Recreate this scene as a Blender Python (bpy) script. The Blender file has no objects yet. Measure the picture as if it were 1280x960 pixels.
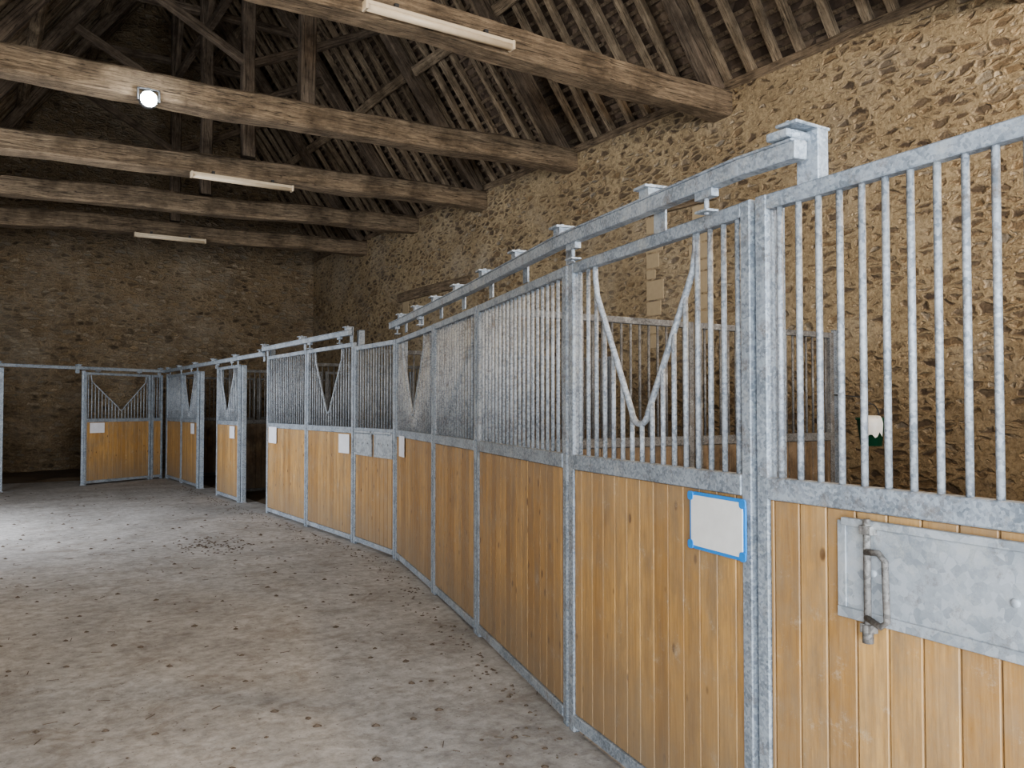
import bpy, bmesh, math, random
from mathutils import Vector, Matrix, noise
random.seed(7)
scene = bpy.context.scene
COL = scene.collection
try: scene.view_settings.look='AgX - Medium High Contrast'
except Exception as ex: print('look',ex)

# ------------------------------------------------------------------ materials
def newmat(name):
    m = bpy.data.materials.new(name); m.use_nodes = True
    nt = m.node_tree; nt.nodes.clear()
    out = nt.nodes.new('ShaderNodeOutputMaterial')
    b = nt.nodes.new('ShaderNodeBsdfPrincipled')
    nt.links.new(b.outputs[0], out.inputs[0])
    return m, nt, b
def N(nt, t, **kw):
    n = nt.nodes.new(t)
    for k, v in kw.items(): setattr(n, k, v)
    return n
def coords(nt, scale=(1,1,1), out='Object'):
    tc = N(nt,'ShaderNodeTexCoord'); mp = N(nt,'ShaderNodeMapping')
    mp.inputs['Scale'].default_value = scale
    nt.links.new(tc.outputs[out], mp.inputs['Vector'])
    return mp.outputs['Vector']
def noise_n(nt, vec, scale, detail=4, rough=0.6, dist=0.0):
    n = N(nt,'ShaderNodeTexNoise'); n.inputs['Scale'].default_value=scale
    n.inputs['Detail'].default_value=detail; n.inputs['Roughness'].default_value=rough
    n.inputs['Distortion'].default_value=dist
    nt.links.new(vec, n.inputs['Vector']); return n
def ramp(nt, fac, stops):
    r = N(nt,'ShaderNodeValToRGB'); cr = r.color_ramp
    while len(cr.elements) < len(stops): cr.elements.new(0.5)
    for e,(p,c) in zip(cr.elements, stops):
        e.position = p; e.color = (*c,1) if len(c)==3 else c
    nt.links.new(fac, r.inputs['Fac']); return r.outputs['Color']
def mixc(nt, fac, a, b, mode='MIX'):
    m = N(nt,'ShaderNodeMix', data_type='RGBA', blend_type=mode)
    def setv(s, v):
        if hasattr(v,'links'): nt.links.new(v, s)
        elif isinstance(v,(tuple,list)): s.default_value = (*v,1) if len(v)==3 else v
        else: s.default_value = v
    setv(m.inputs[0],fac); setv(m.inputs[6],a); setv(m.inputs[7],b)
    return m.outputs[2]
def mth(nt, op, a, b=None, clamp=False):
    m = N(nt,'ShaderNodeMath', operation=op); m.use_clamp = clamp
    for i,v in enumerate((a,b)):
        if v is None: continue
        if hasattr(v,'links'): nt.links.new(v, m.inputs[i])
        else: m.inputs[i].default_value = v
    return m.outputs[0]
def bump(nt, b, h, strength=0.5, dist=0.02):
    bp = N(nt,'ShaderNodeBump'); bp.inputs['Strength'].default_value=strength
    bp.inputs['Distance'].default_value=dist
    nt.links.new(h, bp.inputs['Height']); nt.links.new(bp.outputs[0], b.inputs['Normal'])

def stone_mat(name, mortar1, mortar2, cover, stones, patch=.6):
    m, nt, b = newmat(name)
    v = coords(nt,(1,1,1))
    wob = noise_n(nt, v, 4.0, 4, .65)
    add = N(nt,'ShaderNodeVectorMath', operation='MULTIPLY_ADD')
    nt.links.new(wob.outputs['Color'], add.inputs[0]); add.inputs[1].default_value=(.20,.20,.11)
    nt.links.new(v, add.inputs[2])
    mp = N(nt,'ShaderNodeMapping'); mp.inputs['Scale'].default_value=(5.4,5.4,13.0)
    nt.links.new(add.outputs[0], mp.inputs[0])
    ve = N(nt,'ShaderNodeTexVoronoi', feature='DISTANCE_TO_EDGE'); ve.inputs['Scale'].default_value=1.0
    vc = N(nt,'ShaderNodeTexVoronoi', feature='F1'); vc.inputs['Scale'].default_value=1.0
    nt.links.new(mp.outputs[0], ve.inputs['Vector']); nt.links.new(mp.outputs[0], vc.inputs['Vector'])
    big = noise_n(nt, v, 0.8, 4)
    fine = noise_n(nt, v, 24, 6, .75)
    sep = N(nt,'ShaderNodeSeparateColor'); nt.links.new(vc.outputs['Color'], sep.inputs[0])
    e = mth(nt,'ADD', ve.outputs['Distance'], mth(nt,'MULTIPLY', mth(nt,'SUBTRACT',fine.outputs['Fac'],.5), .34))
    e = mth(nt,'SUBTRACT', e, mth(nt,'MULTIPLY', sep.outputs[1], cover))
    e = mth(nt,'SUBTRACT', e, mth(nt,'MULTIPLY', mth(nt,'SUBTRACT',big.outputs['Fac'],.46), patch))
    mask = mth(nt,'MULTIPLY', mth(nt,'SUBTRACT', e, .01), 6, clamp=True)
    stone = ramp(nt, sep.outputs[0], stones)
    stone = mixc(nt, .8, stone, ramp(nt, fine.outputs['Fac'], [(.3,(.32,.31,.30)),(.66,(1,1,1))]), 'MULTIPLY')
    mort = ramp(nt, noise_n(nt, v, 1.3, 6, .65).outputs['Fac'], [(.3,mortar2),(.7,mortar1)])
    mort = mixc(nt, .9, mort, ramp(nt, fine.outputs['Fac'], [(.32,(.40,.38,.35)),(.60,(1,1,1))]), 'MULTIPLY')
    cre = ramp(nt, mth(nt,'ABSOLUTE', mth(nt,'SUBTRACT', e, .02)), [(0,(.32,.29,.27)),(.045,(1,1,1))])
    col = mixc(nt, mask, mort, stone)
    col = mixc(nt, .8, col, cre, 'MULTIPLY')
    # weathering: faded greyish lime patches
    wp = noise_n(nt, v, .55, 7, .7)
    col = mixc(nt, ramp(nt, wp.outputs['Fac'], [(.50,(0,0,0)),(.68,(.45,.45,.45))]), col, (.50,.44,.35))
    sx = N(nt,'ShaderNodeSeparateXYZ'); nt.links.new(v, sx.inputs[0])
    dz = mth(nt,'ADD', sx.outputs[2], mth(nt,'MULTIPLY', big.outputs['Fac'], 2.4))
    stall_shade = ramp(nt, mth(nt,'MULTIPLY', dz, .2), [(.38,(.60,.565,.53)),(.72,(1,1,1))])  # dim stall interiors: shade painted into the lower wall colour
    col = mixc(nt, .9, col, stall_shade, 'MULTIPLY')
    nt.links.new(col, b.inputs['Base Color']); b.inputs['Roughness'].default_value=.95
    h = mth(nt,'ADD', mth(nt,'MULTIPLY', mask, -.5), fine.outputs['Fac'])
    bump(nt, b, h, 1.0, .045)
    return m
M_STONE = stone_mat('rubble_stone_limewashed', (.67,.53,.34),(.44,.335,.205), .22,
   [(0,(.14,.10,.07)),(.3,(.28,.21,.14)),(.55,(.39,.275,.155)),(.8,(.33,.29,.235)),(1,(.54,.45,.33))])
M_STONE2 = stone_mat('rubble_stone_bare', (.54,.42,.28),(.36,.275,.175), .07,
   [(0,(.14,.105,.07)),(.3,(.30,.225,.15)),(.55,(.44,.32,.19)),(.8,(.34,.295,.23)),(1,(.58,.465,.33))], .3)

def floor_mat():
    m, nt, b = newmat('worn_concrete')
    v = coords(nt)
    a = noise_n(nt, v, 1.1, 8, .7); c = noise_n(nt, v, 12, 8, .75); d = noise_n(nt, v, 2.6, 9, .8, .6)
    base = ramp(nt, a.outputs['Fac'], [(.3,(.36,.35,.34)),(.5,(.52,.51,.50)),(.7,(.65,.64,.63))])
    base = mixc(nt, .9, base, ramp(nt, c.outputs['Fac'], [(.32,(.50,.485,.47)),(.6,(1,1,1))]), 'MULTIPLY')
    base = mixc(nt, ramp(nt, d.outputs['Fac'], [(.50,(0,0,0)),(.64,(.7,.7,.7))]), base, (.26,.23,.20))
    sp = noise_n(nt, v, 22, 5, .7)
    base = mixc(nt, ramp(nt, sp.outputs['Fac'], [(.62,(0,0,0)),(.67,(.8,.8,.8))]), base, (.14,.12,.10))
    nt.links.new(base, b.inputs['Base Color']); b.inputs['Roughness'].default_value=.85
    bump(nt, b, c.outputs['Fac'], .6, .015)
    return m
M_FLOOR = floor_mat()

def pine_mat(name, light, dark, w=0.105):
    m, nt, b = newmat(name)
    tc = N(nt,'ShaderNodeTexCoord'); sx = N(nt,'ShaderNodeSeparateXYZ'); nt.links.new(tc.outputs['Object'], sx.inputs[0])
    oi = N(nt,'ShaderNodeObjectInfo')
    idx = mth(nt,'FLOOR', mth(nt,'DIVIDE', sx.outputs[0], w))
    wn = N(nt,'ShaderNodeTexWhiteNoise', noise_dimensions='2D')
    cb = N(nt,'ShaderNodeCombineXYZ'); nt.links.new(idx, cb.inputs[0]); nt.links.new(oi.outputs['Random'], cb.inputs[1])
    nt.links.new(cb.outputs[0], wn.inputs['Vector'])
    off = N(nt,'ShaderNodeVectorMath', operation='MULTIPLY_ADD')
    nt.links.new(wn.outputs['Color'], off.inputs[0]); off.inputs[1].default_value=(7,7,7); nt.links.new(tc.outputs['Object'], off.inputs[2])
    mp = N(nt,'ShaderNodeMapping'); mp.inputs['Scale'].default_value=(26,26,1.2); nt.links.new(off.outputs[0], mp.inputs[0])
    g = noise_n(nt, mp.outputs[0], 1.8, 6, .7, 1.2)
    col = ramp(nt, g.outputs['Fac'], [(.3,dark),(.62,light)])
    col = mixc(nt, .85, col, ramp(nt, wn.outputs['Value'], [(0,(.60,.54,.48)),(.5,(.84,.81,.78)),(1,(1,1,1))]), 'MULTIPLY')
    mk = N(nt,'ShaderNodeMapping'); mk.inputs['Scale'].default_value=(10,3,5.5); nt.links.new(off.outputs[0], mk.inputs[0])
    vo = N(nt,'ShaderNodeTexVoronoi'); vo.inputs['Scale'].default_value=1.0; nt.links.new(mk.outputs[0], vo.inputs['Vector'])
    kn = ramp(nt, vo.outputs['Distance'], [(.08,(.9,.9,.9)),(.14,(0,0,0))])
    col = mixc(nt, kn, col, (.11,.05,.02))
    ms = N(nt,'ShaderNodeMapping'); ms.inputs['Scale'].default_value=(7,7,1.6); nt.links.new(off.outputs[0], ms.inputs[0])
    st = noise_n(nt, ms.outputs[0], 1.6, 8, .75)
    col = mixc(nt, ramp(nt, st.outputs['Fac'], [(.44,(0,0,0)),(.66,(.75,.75,.75))]), col, (.24,.165,.10))
    gs = noise_n(nt, tc.outputs['Object'], 2.2, 9, .8)
    col = mixc(nt, ramp(nt, gs.outputs['Fac'], [(.46,(0,0,0)),(.66,(.5,.5,.5))]), col, (.33,.255,.175))
    lt = noise_n(nt, tc.outputs['Object'], 9, 8, .85)
    col = mixc(nt, ramp(nt, lt.outputs['Fac'], [(.57,(0,0,0)),(.65,(.4,.4,.4))]), col, (.56,.48,.38))
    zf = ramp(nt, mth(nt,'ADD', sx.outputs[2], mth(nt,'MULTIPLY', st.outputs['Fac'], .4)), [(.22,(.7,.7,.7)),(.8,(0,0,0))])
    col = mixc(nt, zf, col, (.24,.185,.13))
    nt.links.new(col, b.inputs['Base Color']); b.inputs['Roughness'].default_value=.5
    bump(nt, b, g.outputs['Fac'], .2, .005)
    return m
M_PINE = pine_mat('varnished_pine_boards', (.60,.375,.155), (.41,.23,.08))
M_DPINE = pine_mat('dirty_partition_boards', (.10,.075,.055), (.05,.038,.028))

def oak_mat(name, light, dark):
    m, nt, b = newmat(name)
    v = coords(nt,(1,1,1)); mp = coords(nt,(1.1,11,11))
    g = noise_n(nt, mp, 2.4, 8, .75, .8); s = noise_n(nt, v, 2.6, 6, .7)
    col = ramp(nt, g.outputs['Fac'], [(.34,dark),(.62,light)])
    col = mixc(nt, .85, col, ramp(nt, s.outputs['Fac'], [(.36,(.40,.38,.36)),(.60,(1,1,1))]), 'MULTIPLY')
    ck = noise_n(nt, coords(nt,(.5,16,16)), 1.2, 3, .5)
    col = mixc(nt, ramp(nt, mth(nt,'ABSOLUTE', mth(nt,'SUBTRACT', ck.outputs['Fac'], .5)), [(0,(.9,.9,.9)),(.018,(0,0,0))]), col, (.03,.022,.016))
    nt.links.new(col, b.inputs['Base Color']); b.inputs['Roughness'].default_value=.92
    bump(nt, b, mth(nt,'ADD', g.outputs['Fac'], s.outputs['Fac']), 1.0, .04)
    return m
M_OAK = oak_mat('old_oak_beam', (.42,.32,.215), (.155,.115,.08))
M_OAKD = oak_mat('old_oak_frame', (.29,.225,.165), (.11,.083,.06))
M_RAFT = oak_mat('rafter_wood', (.52,.41,.285), (.23,.175,.12))
M_LATH = oak_mat('lath_wood', (.33,.255,.175), (.145,.107,.074))

def tile_mat():
    m, nt, b = newmat('roof_tile_underside')
    br = noise_n(nt, coords(nt,(1,6,8)), 3, 4)
    vo = N(nt,'ShaderNodeTexVoronoi'); vo.inputs['Scale'].default_value=1; nt.links.new(coords(nt,(9,6,9)), vo.inputs['Vector'])
    se = N(nt,'ShaderNodeSeparateColor'); nt.links.new(vo.outputs['Color'], se.inputs[0])
    c = ramp(nt, se.outputs[0], [(0,(.07,.05,.038)),(.6,(.165,.12,.088)),(1,(.26,.195,.14))])
    c = mixc(nt, .6, c, ramp(nt, br.outputs['Fac'], [(.3,(.4,.4,.4)),(.7,(1,1,1))]), 'MULTIPLY')
    nt.links.new(c, b.inputs['Base Color']); b.inputs['Roughness'].default_value=.95
    return m
M_TILE = tile_mat()

def galv_mat(name, c1, c2, rust=True, metal=.25, sc=110):
    m, nt, b = newmat(name)
    v = coords(nt)
    vo = N(nt,'ShaderNodeTexVoronoi'); vo.inputs['Scale'].default_value=sc; nt.links.new(v, vo.inputs['Vector'])
    se = N(nt,'ShaderNodeSeparateColor'); nt.links.new(vo.outputs['Color'], se.inputs[0])
    n1 = noise_n(nt, v, 7, 8, .75)
    f = mth(nt,'ADD', mth(nt,'MULTIPLY', se.outputs[0], .25), mth(nt,'MULTIPLY', n1.outputs['Fac'], .75))
    c = ramp(nt, f, [(.34,c1),(.60,c2)])
    if rust:
        n2 = noise_n(nt, v, 6, 10, .85)
        c = mixc(nt, ramp(nt, n2.outputs['Fac'], [(.53,(0,0,0)),(.65,(.75,.75,.75))]), c, (.165,.135,.11))
        n3 = noise_n(nt, v, 3.2, 8, .85)
        c = mixc(nt, ramp(nt, n3.outputs['Fac'], [(.53,(0,0,0)),(.64,(.6,.6,.6))]), c, (.50,.51,.50))
    nt.links.new(c, b.inputs['Base Color']); b.inputs['Metallic'].default_value=metal
    b.inputs['Roughness'].default_value=.7
    bump(nt, b, n1.outputs['Fac'], .2, .004)
    return m
M_GALV = galv_mat('galvanised_steel', (.18,.21,.245), (.375,.415,.465))
M_GALVB = galv_mat('galvanised_bars', (.19,.215,.245), (.41,.44,.48))
M_GALVP = galv_mat('galvanised_plate', (.27,.30,.33), (.43,.46,.495), sc=45)
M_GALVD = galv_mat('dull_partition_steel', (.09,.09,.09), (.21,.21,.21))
galv_dark = galv_mat('worn_latch_steel',(.10,.095,.09),(.22,.21,.20))

def plain(name, col, rough=.6, emis=None, es=0, metal=0):
    m, nt, b = newmat(name)
    n = noise_n(nt, coords(nt), 12, 4)
    c = mixc(nt, .35, col, ramp(nt, n.outputs['Fac'], [(.3,(.7,.7,.7)),(.7,(1,1,1))]), 'MULTIPLY')
    nt.links.new(c, b.inputs['Base Color']); b.inputs['Roughness'].default_value=rough
    b.inputs['Metallic'].default_value=metal
    if emis:
        b.inputs['Emission Color'].default_value=(*emis,1); b.inputs['Emission Strength'].default_value=es
    return m
M_WHITE = plain('white_board', (.82,.82,.80), .4)
M_BLUE = plain('blue_plastic', (.03,.27,.72), .4)
M_PAPER = plain('paper', (.78,.79,.84), .8)
M_TUBE = plain('fluorescent_diffuser', (.68,.57,.42), .4)
M_BLACK = plain('black_pipe', (.02,.02,.02), .6)
M_GREEN = plain('green_plastic', (.015,.10,.05), .5)
M_BED = plain('straw_bedding', (.10,.07,.042), .95)
M_DEB = plain('floor_debris', (.13,.10,.075), .95)
M_CABLE = plain('dark_metal', (.05,.05,.05), .6)
M_LAMP = plain('lit_lamp_glass', (1,1,1), .4, (.85,.93,1), 120)
M_QUOIN = plain('pale_quoin_stone', (.44,.35,.23), .9)

# ------------------------------------------------------------------ mesh helpers
class MB:
    def __init__(s): s.v=[]; s.f=[]; s.m=[]; s.sm=[]
    def add(s, vs, fs, mi=0, smooth=False):
        o=len(s.v); s.v += [tuple(v) for v in vs]
        for f in fs: s.f.append(tuple(i+o for i in f)); s.m.append(mi); s.sm.append(smooth)
    def box(s, x0,x1,y0,y1,z0,z1, mi=0):
        vs=[(x,y,z) for z in (z0,z1) for y in (y0,y1) for x in (x0,x1)]
        s.add(vs, [(0,2,3,1),(4,5,7,6),(0,1,5,4),(2,6,7,3),(0,4,6,2),(1,3,7,5)], mi)
    def obox(s, p, q, w, h, up=(0,0,1), mi=0):
        p=Vector(p); q=Vector(q); d=(q-p).normalized(); side=d.cross(Vector(up)).normalized(); u=side.cross(d)
        vs=[]
        for c in (p,q):
            for a,b_ in ((-1,-1),(1,-1),(1,1),(-1,1)): vs.append(c+side*a*w/2+u*b_*h/2)
        s.add(vs,[(0,1,2,3),(7,6,5,4),(0,4,5,1),(1,5,6,2),(2,6,7,3),(3,7,4,0)],mi)
    def tube(s, pts, r, n=8, mi=0, smooth=True):
        pts=[Vector(p) for p in pts]; vs=[]; fs=[]
        for i,p in enumerate(pts):
            d=(pts[min(i+1,len(pts)-1)]-pts[max(i-1,0)]).normalized()
            ref=Vector((0,1,0)) if abs(d.y)<.9 else Vector((0,0,1))
            a=d.cross(ref).normalized(); b_=a.cross(d)
            for k in range(n):
                t=2*math.pi*k/n; vs.append(p+(a*math.cos(t)+b_*math.sin(t))*r)
        for i in range(len(pts)-1):
            for k in range(n):
                k2=(k+1)%n; fs.append((i*n+k,i*n+k2,(i+1)*n+k2,(i+1)*n+k))
        fs.append(tuple(range(n))[::-1]); fs.append(tuple((len(pts)-1)*n+k for k in range(n)))
        s.add(vs,fs,mi,smooth)
    def rough_beam(s, p, q, w, h, seed=0, amp=.025, segs=36, mi=0, sag=0, up=(0,0,1)):
        p=Vector(p); q=Vector(q); d=(q-p); L=d.length; d.normalize(); side=d.cross(Vector(up)).normalized(); u=side.cross(d)
        prof=[]; c=.22
        for sx,sy in ((-1,-1),(1,-1),(1,1),(-1,1)):
            prof+=[(sx*a,sy*b_) for a,b_ in ((1,1-c),(1-c,1))]
        prof.sort(key=lambda t: math.atan2(t[1],t[0]))
        n=len(prof); vs=[]; fs=[]
        for i in range(segs+1):
            t=i/segs; c0=p+d*(L*t)-u*sag*math.sin(math.pi*t)
            c0=c0+side*(noise.noise(Vector((t*L*.35,seed,3)))*amp*2)+u*(noise.noise(Vector((t*L*.35,seed,9)))*amp*2)
            for k,(a,b_) in enumerate(prof):
                dn=1+noise.noise(Vector((t*L*.9,seed*3.1+k*.6,1)))*amp*4+noise.noise(Vector((t*L*4,seed+k,5)))*amp*1.2
                vs.append(c0+side*a*w/2*dn+u*b_*h/2*dn)
        for i in range(segs):
            for k in range(n):
                k2=(k+1)%n; fs.append((i*n+k,i*n+k2,(i+1)*n+k2,(i+1)*n+k))
        fs.append(tuple(range(n))[::-1]); fs.append(tuple(segs*n+k for k in range(n)))
        s.add(vs,fs,mi,False)
    def obj(s, name, mats, parent=None, mat_world=None, bevel=0):
        me=bpy.data.meshes.new(name); me.from_pydata(s.v,[],s.f)
        for m in mats: me.materials.append(m)
        me.polygons.foreach_set('material_index', s.m); me.polygons.foreach_set('use_smooth', s.sm)
        me.update()
        bm=bmesh.new(); bm.from_mesh(me); bmesh.ops.recalc_face_normals(bm, faces=bm.faces); bm.to_mesh(me); bm.free()
        ob=bpy.data.objects.new(name, me); COL.objects.link(ob)
        if parent: ob.parent=parent
        if mat_world is not None: ob.matrix_world=mat_world
        if bevel:
            md=ob.modifiers.new('bevel','BEVEL'); md.width=bevel; md.segments=1; md.limit_method='ANGLE'
        return ob
def empty(name, mw=None):
    e=bpy.data.objects.new(name,None); COL.objects.link(e); e.empty_display_size=.2
    if mw is not None: e.matrix_world=mw
    return e

# ------------------------------------------------------------------ room dimensions
XR, XL, YF, YB = 8.1, -1.6, -7.0, 22.5
ZW, XRIDGE, SL = 5.6, 3.74, 1.4
ZRIDGE = ZW+(XR-XRIDGE)*SL
ZLW = ZRIDGE-(XRIDGE-XL)*SL
def roofz(x): return ZRIDGE-abs(x-XRIDGE)*SL
UP=.34

b=MB(); b.box(XL-.6,XR+.6,YF-.6,YB+.6,-.15,0); b.obj('floor',[M_FLOOR])
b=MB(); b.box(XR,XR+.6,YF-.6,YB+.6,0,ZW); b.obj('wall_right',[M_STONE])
def gable(name,y0,y1,mat,door=None):
    b=MB(); top=[(XR,0),(XR+.6,0),(XR+.6,ZW-.6*SL+UP),(XRIDGE,ZRIDGE+UP),(XL-.5,ZLW-.5*SL+UP)]
    pr=[(XL-.5,0)]+top[1:]
    if door:
        d0,d1,dz=door
        pr=[(XL-.5,0),(d0,0),(d0,dz),(d1,dz),(d1,0)]+top[1:]
    n=len(pr); vs=[(x,y0,z) for x,z in pr]+[(x,y1,z) for x,z in pr]
    fs=[tuple(range(n)),tuple(range(2*n-1,n-1,-1))]+[(i,i+n,(i+1)%n+n,(i+1)%n) for i in range(n)]
    b.add(vs,fs); return b.obj(name,[mat])
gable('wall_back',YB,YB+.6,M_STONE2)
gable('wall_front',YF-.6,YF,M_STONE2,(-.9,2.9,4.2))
b=MB()
DS=((-4.2,-.6),(10.4,13.4))  # second opening is unseen, added to bring light to the far aisle
yy=YF-.6
for a,c in DS:
    b.box(XL-.5,XL,yy,a,0,ZLW+.25); b.box(XL-.5,XL,a,c,3.3,ZLW+.25); yy=c
b.box(XL-.5,XL,yy,YB+.6,0,ZLW+.25)
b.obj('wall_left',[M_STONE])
for i,(a,c) in enumerate(DS):
    e=empty('door_%d'%(i+1),Matrix.Translation((XL-.5,a,-.16)))
    f=MB()
    for k in range(14): f.box(-.10,-.06,c-a+.1+k*.22,c-a+.1+k*.22+.215,.0,3.5)
    for z in (.5,1.7,3.0): f.box(-.06,-.02,c-a+.1,c-a+3.15,z,z+.14)
    f.obj('door_leaf',[M_OAKD],parent=e)

b=MB(); T=.08
for (xa,za),(xb,zb) in (((XR+.7,ZW-.7*SL+.32),(XRIDGE,ZRIDGE+.32)),((XRIDGE,ZRIDGE+.32),(XL-.7,ZLW-.7*SL+.32))):
    vs=[(xa,YF-.7,za),(xb,YF-.7,zb),(xb,YB+.7,zb),(xa,YB+.7,za)]
    vs+= [(x,y,z+T) for x,y,z in vs]
    b.add(vs,[(0,1,2,3),(7,6,5,4),(0,4,5,1),(1,5,6,2),(2,6,7,3),(3,7,4,0)])
b.obj('ceiling',[M_TILE])
b=MB()
for side,xe in ((1,XR+.1),(-1,XL-.1)):
    L=abs(xe-XRIDGE); x=.08
    while x<L:
        X=XRIDGE+side*x; Z=ZRIDGE-x*SL+.25
        y0=YF
        while y0<YB:
            y1=min(YB,y0+random.uniform(1.2,2.6)); j=random.uniform(-.02,.02); j2=random.uniform(-.02,.02)
            b.obox((X,y0,Z+j),(X,y1,Z+j2),random.uniform(.04,.06),.028,up=(side*SL,0,1)); y0=y1
        x+=.088
b.obj('roof_laths',[M_LATH])
def grain_beam(nm,parent,p,q,w,h,mat,up=(0,1,0),**kw):
    bb=MB(); P=Vector(p); Q=Vector(q); d=(Q-P); L=d.length
    ax=d.normalized(); side=ax.cross(Vector(up)).normalized(); u=side.cross(ax)
    R=Matrix((ax,u,ax.cross(u))).transposed().to_4x4()
    bb.rough_beam((0,0,0),(L,0,0),w,h,up=(0,1,0),**kw)
    ob=bb.obj(nm,[mat]); ob.parent=parent; ob.matrix_local=Matrix.Translation(P)@R
    return ob
er=empty('roof_rafters')
for side,xe in ((1,XR+.15),(-1,XL-.1)):
    ax=Vector((-side,0,SL)).normalized(); yv=Vector((0,1,0)); zv=ax.cross(yv)
    P=Vector((xe,0,ZRIDGE-abs(xe-XRIDGE)*SL+.15)); L=abs(xe-XRIDGE)*math.hypot(1,SL)
    b=MB(); y=YF+.3; i=0
    while y<YB-.05:
        b.rough_beam((0,y+random.uniform(-.05,.05),0),(L,y+random.uniform(-.06,.06),0),random.uniform(.075,.12),.1,seed=i*1.7+side,amp=.04,segs=14,up=(0,0,1))
        i+=1; y+=.38
    ob=b.obj('rafters_'+('right' if side>0 else 'left'),[M_RAFT]); ob.parent=er
    ob.matrix_local=Matrix.Translation(P)@Matrix((ax,yv,zv)).transposed().to_4x4()
b=MB(); b.rough_beam((0,0,0),(YB-YF,0,0),.2,.12,seed=5,amp=.02,segs=80)
o=b.obj('wall_plate_timber',[M_OAK]); o.matrix_world=Matrix.Translation((XR+.06,YF,ZW+.02))@Matrix.Rotation(math.pi/2,4,'Z')
ep=empty('roof_purlins')
for X in (6.65,5.0):
    z=ZRIDGE-(X-XRIDGE)*SL-.12
    grain_beam('purlin',ep,(X,YF,z),(X,YB,z),.17,.17,M_RAFT,up=(SL,0,1),seed=X,amp=.025,segs=120)
for X in (2.4,.9):
    z=ZRIDGE-(XRIDGE-X)*SL-.12
    grain_beam('purlin',ep,(X,YF,z),(X,YB,z),.17,.17,M_RAFT,up=(-SL,0,1),seed=X,amp=.025,segs=120)
grain_beam('ridge_beam',ep,(XRIDGE,YF,ZRIDGE-.1),(XRIDGE,YB,ZRIDGE-.1),.16,.2,M_RAFT,up=(0,0,1),seed=9,amp=.02,segs=90)

ZB=5.40
def truss(y,k):
    e=empty('roof_truss',Matrix.Translation((0,y,0)))
    xl=XRIDGE-(ZRIDGE-ZB)/SL+.05
    dl=.22 if y>12 else .04
    grain_beam('tie_beam',e,(xl,0,ZB-dl),(XR+.25,0,ZB+random.uniform(-.02,.04)),.33,.34,M_OAK,seed=k*7.3,amp=.04,segs=110,sag=random.uniform(-.03,.05))
    grain_beam('king_post',e,(XRIDGE,0,ZB+.1),(XRIDGE,0,ZRIDGE-.1),.2,.2,M_OAKD,seed=k+20,amp=.02)
    grain_beam('principal_rafter_a',e,(XR-.12,0,ZB+.15),(XRIDGE+.05,0,ZRIDGE-.42),.2,.22,M_OAKD,seed=k+30,amp=.025)
    grain_beam('principal_rafter_b',e,(xl+.25,0,ZB+.1),(XRIDGE-.05,0,ZRIDGE-.42),.2,.22,M_OAKD,seed=k+40,amp=.025)
    grain_beam('strut_a',e,(XRIDGE,0,ZB+1.6),(6.0,0,roofz(6.0)-.4),.13,.13,M_OAKD,seed=k+50)
    grain_beam('strut_b',e,(XRIDGE,0,ZB+1.6),(1.5,0,roofz(1.5)-.4),.13,.13,M_OAKD,seed=k+60)
    zc=9.0; dx=(ZRIDGE-zc)/SL-.2
    grain_beam('collar_beam',e,(XRIDGE-dx,0.12,zc),(XRIDGE+dx,0.12,zc),.12,.18,M_OAKD,seed=k+70)
for k,y in enumerate((-4.6,-2.0,.8,3.7,7.47,10.7,13.4,16.2,18.9)): truss(y,k)
eb=empty('ridge_bracing')
ys=(.8,3.7,7.47,10.7,13.4,16.2,18.9)
for a,c in zip(ys[:-1],ys[1:]):
    for s in (a,c): grain_beam('brace',eb,(XRIDGE,s,8.6),(XRIDGE,(a+c)/2,ZRIDGE-.2),.11,.11,M_OAKD,up=(1,0,0),seed=s,segs=10)
grain_beam('stringer',eb,(XRIDGE,.8,8.6),(XRIDGE,18.9,8.6),.12,.14,M_OAKD,up=(0,0,1),seed=77,segs=60)

def blocked(y0,y1,z):
    e=empty('blocked_opening',Matrix.Translation((XR,y0,0)))
    grain_beam('lintel',e,(0,-.15,z),(0,y1-y0+.15,z),.14,.2,M_OAK,up=(0,0,1),seed=z,amp=.02,segs=14)
    bb=MB(); zz=z-.1
    for r in range(8):
        h=random.uniform(.14,.3)
        for yy,sg in ((0,-1),(y1-y0,1)):
            w=random.uniform(.16,.38); a,c=sorted((yy,yy-sg*w))
            bb.box(-.008,.05,a+.01,c,zz-h+.02,zz)
        zz-=h
    bb.obj('quoin_stones',[M_QUOIN],parent=e,bevel=.007)
blocked(14.0,16.8,3.95); blocked(7.7,8.9,4.3)
b=MB(); b.tube([(XR-.045,YF+.2+i*.8,2.42+.03*math.sin(i)) for i in range(14)],.022,8)
for i in range(12): b.box(XR-.07,XR-.002,YF+.5+i*.85,YF+.54+i*.85,2.39,2.47)
b.obj('water_pipe',[M_BLACK])

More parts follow.
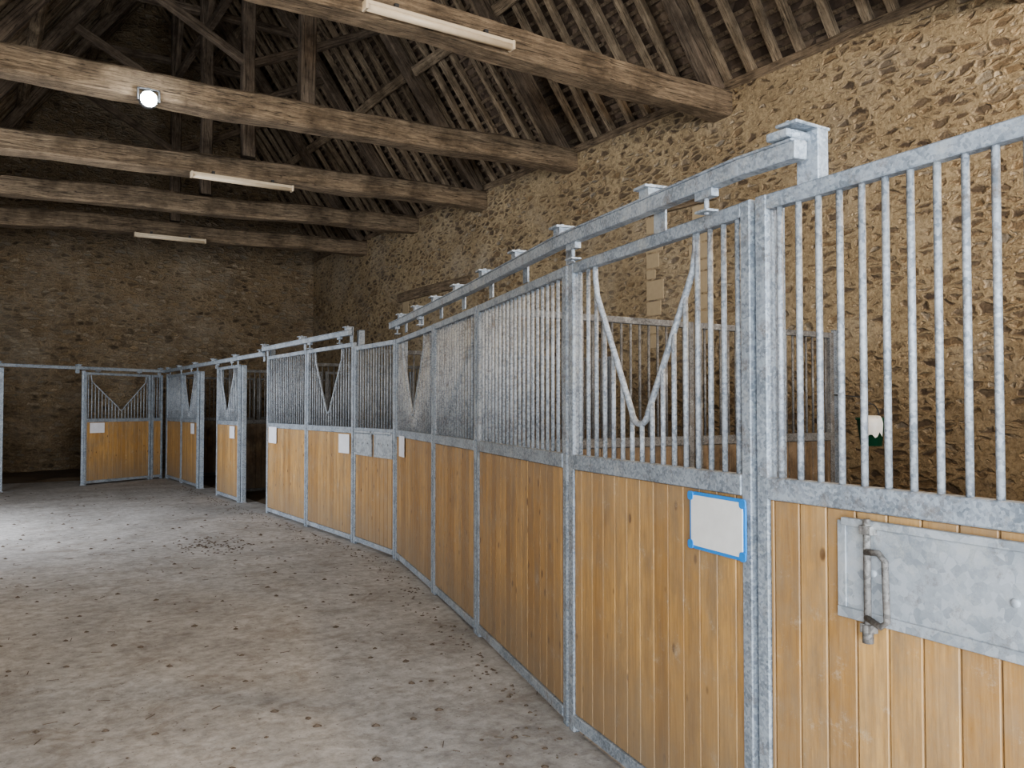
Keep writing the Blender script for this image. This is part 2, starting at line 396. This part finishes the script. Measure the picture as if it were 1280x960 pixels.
# ------------------------------------------------------------------ stall fronts
MID=1.27
def frame_mw(P,Q):
    P=Vector((P[0],P[1],0)); Q=Vector((Q[0],Q[1],0)); x=(Q-P).normalized(); z=Vector((0,0,1)); y=z.cross(x)
    return Matrix.Translation(P)@Matrix((x,y,z)).transposed().to_4x4(), (Q-P).length
def stall_panel(P,Q,name='horse_stall_panel',H=2.22,yoke=None,hatch=None,sign=None,mats=None,off=0,pitch=.078,wpost=.05,latch=None):
    mw,L=frame_mw(P,Q); e=empty(name,mw)
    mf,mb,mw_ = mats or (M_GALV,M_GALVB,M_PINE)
    g=.012; x0,x1=g,L-g; t=.022
    f=MB()
    f.box(x0,x0+wpost,off-t,off+t,.0,H); f.box(x1-wpost,x1,off-t,off+t,.0,H)
    f.box(x0+wpost,x1-wpost,off-t+.001,off+t-.001,H-.05,H-.001)
    f.box(x0+wpost,x1-wpost,off-t-.004,off+t+.004,MID-.035,MID+.035)
    f.box(x0+wpost,x1-wpost,off-t-.003,off+t+.003,.03,.085)
    ob=f.obj('frame',[mf],bevel=.004); ob.parent=e
    w=MB(); bw=.105; i=math.ceil((x0+wpost-.02)/bw); a=x0+wpost
    cuts=[a]
    while i*bw<x1-wpost:
        if i*bw>a+.02: cuts.append(i*bw)
        i+=1
    cuts.append(x1-wpost)
    for c0,c1 in zip(cuts[:-1],cuts[1:]):
        w.box(c0+.0026,c1-.0026,off-.014,off+.014,.086,MID-.036)
    w.box(a,x1-wpost,off-.004,off+.004,.086,MID-.036)
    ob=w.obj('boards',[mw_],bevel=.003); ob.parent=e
    br=MB(); n=max(2,round((x1-x0-2*wpost)/pitch)); xs=[x0+wpost+(x1-x0-2*wpost)*(k+.5)/n for k in range(n)]
    pts=[]
    if yoke:
        ya,yc,yb,zb=yoke; ya*=L; yb*=L; yc*=L; top=H-.045; r=.07
        pts=[(ya,top),(ya+.002,top-.06),(ya+.02,top-.14)]
        for k in range(9):
            a_=math.pi*1.07+math.pi*.86*k/8; pts.append((yc+r*math.cos(a_),zb+r+r*math.sin(a_)))
        pts+=[(yb-.02,top-.14),(yb-.002,top-.06),(yb,top)]
    def yz(x):
        for (xa,za),(xb,zb_) in zip(pts[:-1],pts[1:]):
            if xa<=x<=xb and xb>xa: return za+(zb_-za)*(x-xa)/(xb-xa)
        return H-.045
    for x in xs: br.tube([(x,off,MID+.03),(x,off,yz(x))],.0105,8)
    if yoke: br.tube([(x,off,z) for x,z in pts],.0135,8)
    ob=br.obj('bars',[mb]); ob.parent=e
    if hatch:
        for (a,c,z0,z1) in hatch:
            h=MB(); h.box(a,c,off+.018,off+.026,z0,z1)
            h.box(a,c,off+.026,off+.034,z0,z0+.03); h.box(a,a+.03,off+.026,off+.032,z0+.03,z1); h.box(c-.03,c,off+.026,off+.032,z0+.03,z1)
            h.box(a+.02,c-.02,off+.02,off+.04,z1-.012,z1+.01)
            for xx in (a+.12,(a+c)/2,c-.12):
                h.tube([(xx,off+.02,z0+.14),(xx,off+.034,z0+.14)],.011,8)
            ob=h.obj('feed_hatch',[M_GALVP],bevel=.002); ob.parent=e
    if latch:
        lx,lz=latch; h=MB()
        h.tube([(lx,off+.045,lz-.16),(lx,off+.045,lz+.16)],.010,8)
        for zz in (lz-.14,lz+.13): h.box(lx-.018,lx+.018,off+.026,off+.056,zz-.012,zz+.012)
        h.tube([(lx,off+.05,lz+.07),(lx-.06,off+.075,lz+.078),(lx-.085,off+.08,lz+.06),(lx-.09,off+.08,lz-.1),(lx-.065,off+.075,lz-.118),(lx,off+.05,lz-.11)],.009,8)
        h.tube([(lx,off+.045,lz-.18),(lx,off+.045,lz-.13)],.015,8)
        ob=h.obj('latch_handle',[galv_dark]); ob.parent=e
    if sign:
        for (a,c,z0,z1,blue) in sign:
            nm='whiteboard' if blue else 'notice_paper'
            se=empty(nm,mw); s=MB()
            def rr(a,c,z0,z1,r,y0,y1,mi):
                pr=[]
                for cx,cz,st in ((c-r,z1-r,0),(a+r,z1-r,90),(a+r,z0+r,180),(c-r,z0+r,270)):
                    for k in range(5):
                        an=math.radians(st+k*22.5); pr.append((cx+r*math.cos(an),cz+r*math.sin(an)))
                n=len(pr); vs=[(x,y0,z) for x,z in pr]+[(x,y1,z) for x,z in pr]
                s.add(vs,[tuple(range(n)),tuple(range(2*n-1,n-1,-1))]+[(i,(i+1)%n,(i+1)%n+n,i+n) for i in range(n)],mi)
            if blue:
                rr(a,c,z0,z1,.03,off+.027,off+.033,0); rr(a+.012,c-.012,z0+.012,z1-.012,.022,off+.033,off+.036,1)
                for cx,cz in ((a+.01,z0+.015),(c-.01,z0+.015),(a+.01,z1-.015),(c-.01,z1-.015)):
                    rr(cx-.016,cx+.016,cz-.016,cz+.016,.012,off+.0335,off+.039,0)
                ob=s.obj('board',[M_BLUE,M_WHITE])
            else:
                rr(a,c,z0,z1,.006,off+.027,off+.030,0); ob=s.obj('sheet',[M_PAPER])
            ob.parent=se
    return e

S=[(1.9,-2.6),(1.97,-.3),(2.19,1.87),(2.46,3.24),(2.93,4.89),(3.27,6.16),(3.68,7.75),(3.72,8.94),(3.72,10.5),(3.72,12.2),
   (3.72,13.67),(3.72,15.09),(3.72,16.5),(3.72,18.9)]
YK=(.25,.54,.82,1.46)
stall_panel(S[0],S[1],'horse_stall_panel')
LA=math.dist(S[1],S[2])
stall_panel(S[1],S[2],'horse_stall_panel',hatch=[(LA-1.38,LA-.345,.93,1.205)],latch=(LA-.46,1.06))
stall_panel(S[2],S[3],'horse_stall_door',yoke=YK,sign=[(.03,.35,1.02,1.225,True)])
stall_panel(S[3],S[4],'horse_stall_panel')
stall_panel(S[4],S[5],'horse_stall_panel')
stall_panel(S[5],S[6],'horse_stall_door',yoke=YK,sign=[(1.15,1.4,1.05,1.25,False)])
stall_panel(S[6],S[7],'horse_stall_panel',hatch=[(.06,.55,1.0,1.26),(.62,1.14,1.0,1.26)])
stall_panel(S[7],S[8],'horse_stall_door',H=2.27,yoke=YK,sign=[(.1,.42,1.0,1.22,False)])
stall_panel(S[8],S[9],'horse_stall_panel',H=2.27,sign=[(1.2,1.55,1.02,1.25,False)])
stall_panel(S[10],S[11],'horse_stall_door',yoke=YK,sign=[(.2,.5,1.02,1.22,False)])
stall_panel(S[12],(3.72,17.9),'horse_stall_door',yoke=YK,sign=[(.2,.5,1.02,1.22,False)])
stall_panel((3.72,17.9),(3.70,19.25),'horse_stall_panel')
K=[(3.62,19.35),(3.35,19.18),(1.98,18.35),(.57,17.8),(-1.5,17.1)]
stall_panel(K[0],K[1],'horse_stall_panel')
stall_panel(K[1],K[2],'horse_stall_door',yoke=(.08,.46,.9,1.47),sign=[(1.15,1.48,1.02,1.22,False)])
stall_panel((-.1,17.57),K[4],'horse_stall_panel')

def post(x,y,h,ang=0,w=.07,name='stall_post'):
    e=empty(name,Matrix.Translation((x,y,0))@Matrix.Rotation(ang,4,'Z'))
    b=MB(); b.box(-w/2,w/2,-w/2,w/2,0,h); b.box(-w*.7,w*.7,-w*.7,w*.7,0,.012); b.box(-w/2-.004,w/2+.004,-w/2-.004,w/2+.004,h,h+.008)
    o=b.obj('tube',[M_GALV],bevel=.004); o.parent=e
for i,(x,y) in enumerate(S):
    if i in (3,8): continue
    hh=2.4 if i in (7,9) else 2.2
    post(x+.065,y,hh,0)
post(3.72,19.33,2.24); post(K[2][0],K[2][1]+.06,2.24); post(K[3][0],K[3][1]+.02,2.24,w=.09)

def track(pts,z,name='sliding_door_track',hang=(),offv=(-.07,0),hoods=(),z1=None):
    e=empty(name,Matrix.Translation((0,0,0)))
    b=MB(); z1=z if z1 is None else z1; n=len(pts)-1
    P=[Vector((p[0]+offv[0],p[1]+offv[1],z+(z1-z)*i/n)) for i,p in enumerate(pts)]
    for p,q in zip(P[:-1],P[1:]):
        d=(q-p).normalized()
        b.obox(p-d*.01,q+d*.01,.05,.055)
        b.obox(p+Vector((0,0,.031)),q+Vector((0,0,.031)),.062,.008)
    o=b.obj('rail',[M_GALV],bevel=.003); o.parent=e
    def at(s):
        for p,q in zip(P[:-1],P[1:]):
            l=(q-p).length
            if s<=l: return p+(q-p).normalized()*s,(q-p).normalized()
            s-=l
        return P[-1],(P[-1]-P[-2]).normalized()
    h=MB()
    for s in hang:
        c,d=at(s)
        h.obox(c-d*.05+Vector((0,0,-.04)),c+d*.05+Vector((0,0,-.04)),.03,.03)
        h.tube([c+Vector((0,0,-.11)),c+Vector((0,0,-.03))],.009,8)
        h.obox(c-d*.035+Vector((0,0,-.1)),c+d*.035+Vector((0,0,-.1)),.05,.008)
    for s in hoods:
        c,d=at(s); sd=Vector((0,0,1)).cross(d)
        h.obox(c-d*.045+Vector((0,0,.068)),c+d*.045+Vector((0,0,.068)),.10,.010)
        h.obox(c-sd*.045+Vector((0,0,-.1)),c-sd*.045+Vector((0,0,.07)),.08,.01,up=tuple(sd))
        h.obox(c-d*.035+Vector((0,0,.048)),c+d*.035+Vector((0,0,.048)),.06,.03)
        h.tube([c+Vector((0,0,.07)),c+Vector((0,0,.085))],.012,6)
    if h.v:
        o=h.obj('brackets',[M_GALV]); o.parent=e
near=[(2.155,1.62),S[2],S[3],S[4],S[5],S[6]]
track(near,2.30,z1=2.345,hang=(.45,1.5,5.0,6.0),hoods=(.82,1.62,2.3,3.0,3.7,4.4,5.1,5.8))
e=empty('track_end_bracket',Matrix.Translation((2.155,1.66,0)))
b=MB(); b.box(-.005,.045,-.06,.02,2.2,2.375); b.box(-.105,.055,-.06,.02,2.375,2.385); b.box(-.11,-.03,-.03,.05,2.34,2.365)
b.tube([(-.07,0,2.33),(-.07,0,2.40)],.009,6); b.tube([(-.08,-.02,2.355),(.0,-.02,2.355)],.014,10)
o=b.obj('bracket',[M_GALV],bevel=.003); o.parent=e
track([S[7],S[9]],2.37,hang=(.3,1.3),hoods=(.05,1.6,3.2))
track([S[9],(3.72,19.2)],2.3,hang=(1.7,2.6,4.6,5.5),hoods=(.1,1.5,2.9,4.3,5.7,6.8))
track([K[0],K[4]],2.3,hang=(.6,1.5),offv=(.02,-.07),hoods=(.1,1.9,3.4,5.0))

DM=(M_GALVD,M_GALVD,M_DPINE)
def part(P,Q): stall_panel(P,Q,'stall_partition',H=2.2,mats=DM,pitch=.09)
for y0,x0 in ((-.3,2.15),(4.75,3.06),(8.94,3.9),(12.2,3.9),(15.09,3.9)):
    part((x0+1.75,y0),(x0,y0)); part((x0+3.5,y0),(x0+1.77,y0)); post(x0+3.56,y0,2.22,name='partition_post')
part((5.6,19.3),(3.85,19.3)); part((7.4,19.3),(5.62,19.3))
b=MB()
def bed(x0,x1,y0,y1,seed):
    nx,ny=24,24; vs=[];fs=[]
    for j in range(ny+1):
        for i in range(nx+1):
            x=x0+(x1-x0)*i/nx; y=y0+(y1-y0)*j/ny
            ed=0 if i in(0,nx) or j in (0,ny) else 1
            vs.append((x,y,.004+ed*(.05+.05*noise.noise(Vector((x*2,y*2,seed))))))
    for j in range(ny):
        for i in range(nx):
            a=j*(nx+1)+i; fs.append((a,a+1,a+nx+2,a+nx+1))
    b.add(vs,fs)
for (x0,y0,y1) in ((3.2,-.2,4.6),(3.9,4.9,8.85),(4.0,9.05,12.1),(4.0,12.3,15.0),(4.0,15.2,19.2)): bed(x0,XR-.05,y0,y1,y0)
bed(-1.5,3.3,19.6,YB-.05,4)
b.obj('straw_bedding',[M_BED])

# feed bucket hung from the end post of the partition
e=empty('hanging_bucket',Matrix.Translation((6.52,4.35,1.20)))
b=MB(); n=20; vs=[];fs=[]
for r,z in ((.085,0),(.115,.22),(.125,.22),(.125,.24),(.108,.24),(.08,.02)):
    for k in range(n): vs.append((r*math.cos(2*math.pi*k/n),r*math.sin(2*math.pi*k/n),z))
for i in range(5):
    for k in range(n): fs.append((i*n+k,i*n+(k+1)%n,(i+1)*n+(k+1)%n,(i+1)*n+k))
fs.append(tuple(range(n))); fs.append(tuple(5*n+k for k in range(n)))
b.add(vs[:],fs,0,True)
b.tube([(.12*math.cos(t),0,.23+.13*math.sin(t)) for t in [math.pi*k/10 for k in range(11)]],.005,6,1)
b.tube([(0,0,.36),(0,.1,.42),(0,.36,.44)],.006,6,1)
o=b.obj('bucket',[M_GREEN,M_CABLE]); o.parent=e
b=MB(); nx=8; vs=[];fs=[]
prof=[(.0,.235),(.06,.262),(.11,.256),(.134,.23),(.138,.19),(.134,.15),(.130,.12)]
for i in range(nx+1):
    a=math.radians(180+75*i/nx)
    for j,(r,z) in enumerate(prof):
        rr_=r+.012*noise.noise(Vector((i*.9,j*.8,2))); vs.append((rr_*math.cos(a),rr_*math.sin(a),z-(.05*abs(math.sin(i*.9)) if j>4 else 0)))
m_=len(prof)
for i in range(nx):
    for j in range(m_-1): fs.append((i*m_+j,i*m_+j+1,(i+1)*m_+j+1,(i+1)*m_+j))
b.add(vs,fs,0,True); b.obj('cloth',[M_WHITE],parent=e)

b=MB()
def blob(x,y,r,h):
    n=7; vs=[(x+r*random.uniform(.6,1.1)*math.cos(2*math.pi*k/n),y+r*random.uniform(.6,1.1)*math.sin(2*math.pi*k/n),.001) for k in range(n)]+[(x,y,h)]
    b.add(vs,[(k,(k+1)%n,n) for k in range(n)]+[tuple(range(n))[::-1]])
for i in range(1100):
    y=random.uniform(.8,18); xm=3.6 if y>7.5 else 2.0+(y-1.9)*.28
    x=random.uniform(-1.4,xm)
    r=random.choice((.004,.005,.006,.009,.013,.02,.026)); blob(x,y,r,r*.5)
for i in range(130):
    blob(random.gauss(2.35,.2),random.gauss(9.6,.3),random.uniform(.008,.026),random.uniform(.006,.012))
for i in range(420):
    y=random.uniform(2,17); xm=(3.66 if y>7.7 else 2.46+(y-3.24)*.275)-.08
    blob(xm-abs(random.gauss(0,.12)),y,random.uniform(.005,.018),.008)
for i in range(350):
    x=random.uniform(-1,3.4); y=random.uniform(1,17); a=random.uniform(0,3.14); l=random.uniform(.02,.07)
    b.obox((x,y,.004),(x+l*math.cos(a),y+l*math.sin(a),.005),.003,.003)
b.obj('floor_debris',[M_DEB])

# ------------------------------------------------------------------ light fittings
def fluo(x0,x1,y,z):
    e=empty('fluorescent_light',Matrix.Translation((x0,y,z))); L=x1-x0
    b=MB(); b.box(0,L,-.05,.05,0,.04); b.box(-.01,.02,-.055,.055,-.05,.045); b.box(L-.02,L+.01,-.055,.055,-.05,.045); o=b.obj('housing',[M_TUBE],bevel=.006); o.parent=e
    b=MB(); b.tube([(.02,0,-.012),(L-.02,0,-.012)],.042,12); o=b.obj('diffuser',[M_TUBE]); o.parent=e
    b=MB(); b.box(.3,.34,-.02,.02,.03,.09); b.box(L-.34,L-.3,-.02,.02,.03,.09); o=b.obj('clips',[M_CABLE]); o.parent=e
fluo(3.08,4.72,7.22,5.28)
fluo(2.82,4.37,13.12,5.03)
fluo(2.9,4.3,18.6,5.08)
# round bulkhead floodlight on a bracket
e=empty('floodlight',Matrix.Translation((1.76,10.45,5.12)))
b=MB(); b.tube([(0,.04,0),(0,-.02,0)],.105,24); b.box(-.02,.02,.0,.1,.08,.14); b.box(-.125,-.105,-.02,.02,-.02,.12); b.box(.105,.125,-.02,.02,-.02,.12); b.box(-.125,.125,-.02,.02,.11,.125)
o=b.obj('housing',[M_CABLE]); o.parent=e
b=MB(); b.tube([(0,-.02,0),(0,-.032,0)],.09,24); o=b.obj('lens',[M_LAMP]); o.parent=e
def lamp(kind,name,loc,energy,col,size=None,rot=None):
    l=bpy.data.lights.new(name,kind); l.energy=energy; l.color=col
    if kind=='AREA':
        l.shape='RECTANGLE'; l.size,l.size_y=size
    elif size: l.shadow_soft_size=size
    o=bpy.data.objects.new(name,l); COL.objects.link(o); o.location=loc
    if rot is not None: o.rotation_euler=Vector(rot).to_track_quat('-Z','Y').to_euler()
    return o
lamp('AREA','daylight_side_doorway',(XL-.3,-2.4,1.7),640,(.88,.94,1.0),(3.4,3.1),(1,.25,.05))
lamp('AREA','daylight_front_doorway',(1.0,YF-.2,2.1),1600,(.89,.945,1.0),(3.6,4.0),(0.08,1,.03))
lamp('AREA','added_far_daylight',(XL-.25,11.9,1.7),330,(.92,.95,1.0),(2.9,3.1),(1,.35,.08))  # fill through the added opening, lifts the far aisle and back wall
lamp('POINT','floodlight_glow',(1.76,10.1,5.08),22,(.9,.95,1),.08)
lamp('POINT','warm_wall_fill',(4.6,1.0,4.7),430,(1,.72,.43),.25)  # unseen warm light without a fitting, added for the glow on the right wall
lamp('POINT','warm_far_fill',(.6,6.0,4.9),130,(1,.84,.62),.25)  # second unseen warm light, no fitting, added to brighten the farther walls

w=bpy.data.worlds.new('World'); scene.world=w; w.use_nodes=True
bg=w.node_tree.nodes['Background']
sky=w.node_tree.nodes.new('ShaderNodeTexSky'); sky.sky_type='NISHITA'; sky.sun_disc=False; sky.sun_elevation=math.radians(40)
w.node_tree.links.new(sky.outputs[0],bg.inputs[0]); bg.inputs[1].default_value=.3
b=MB(); b.box(-60,60,-60,60,-.3,-.16); b.obj('ground_outside',[plain('grass_yard',(.18,.2,.1),.95)])

# ------------------------------------------------------------------ camera
cam=bpy.data.cameras.new('Camera'); co=bpy.data.objects.new('Camera',cam); COL.objects.link(co)
cam.sensor_width=36; cam.lens=36*1050/1280; cam.clip_start=.05; cam.clip_end=200
co.location=(0,0,1.53)
p=math.atan(29/1050)
d=Vector((.547*math.cos(p),.837*math.cos(p),math.sin(p)))
co.rotation_euler=d.to_track_quat('-Z','Y').to_euler()
scene.camera=co
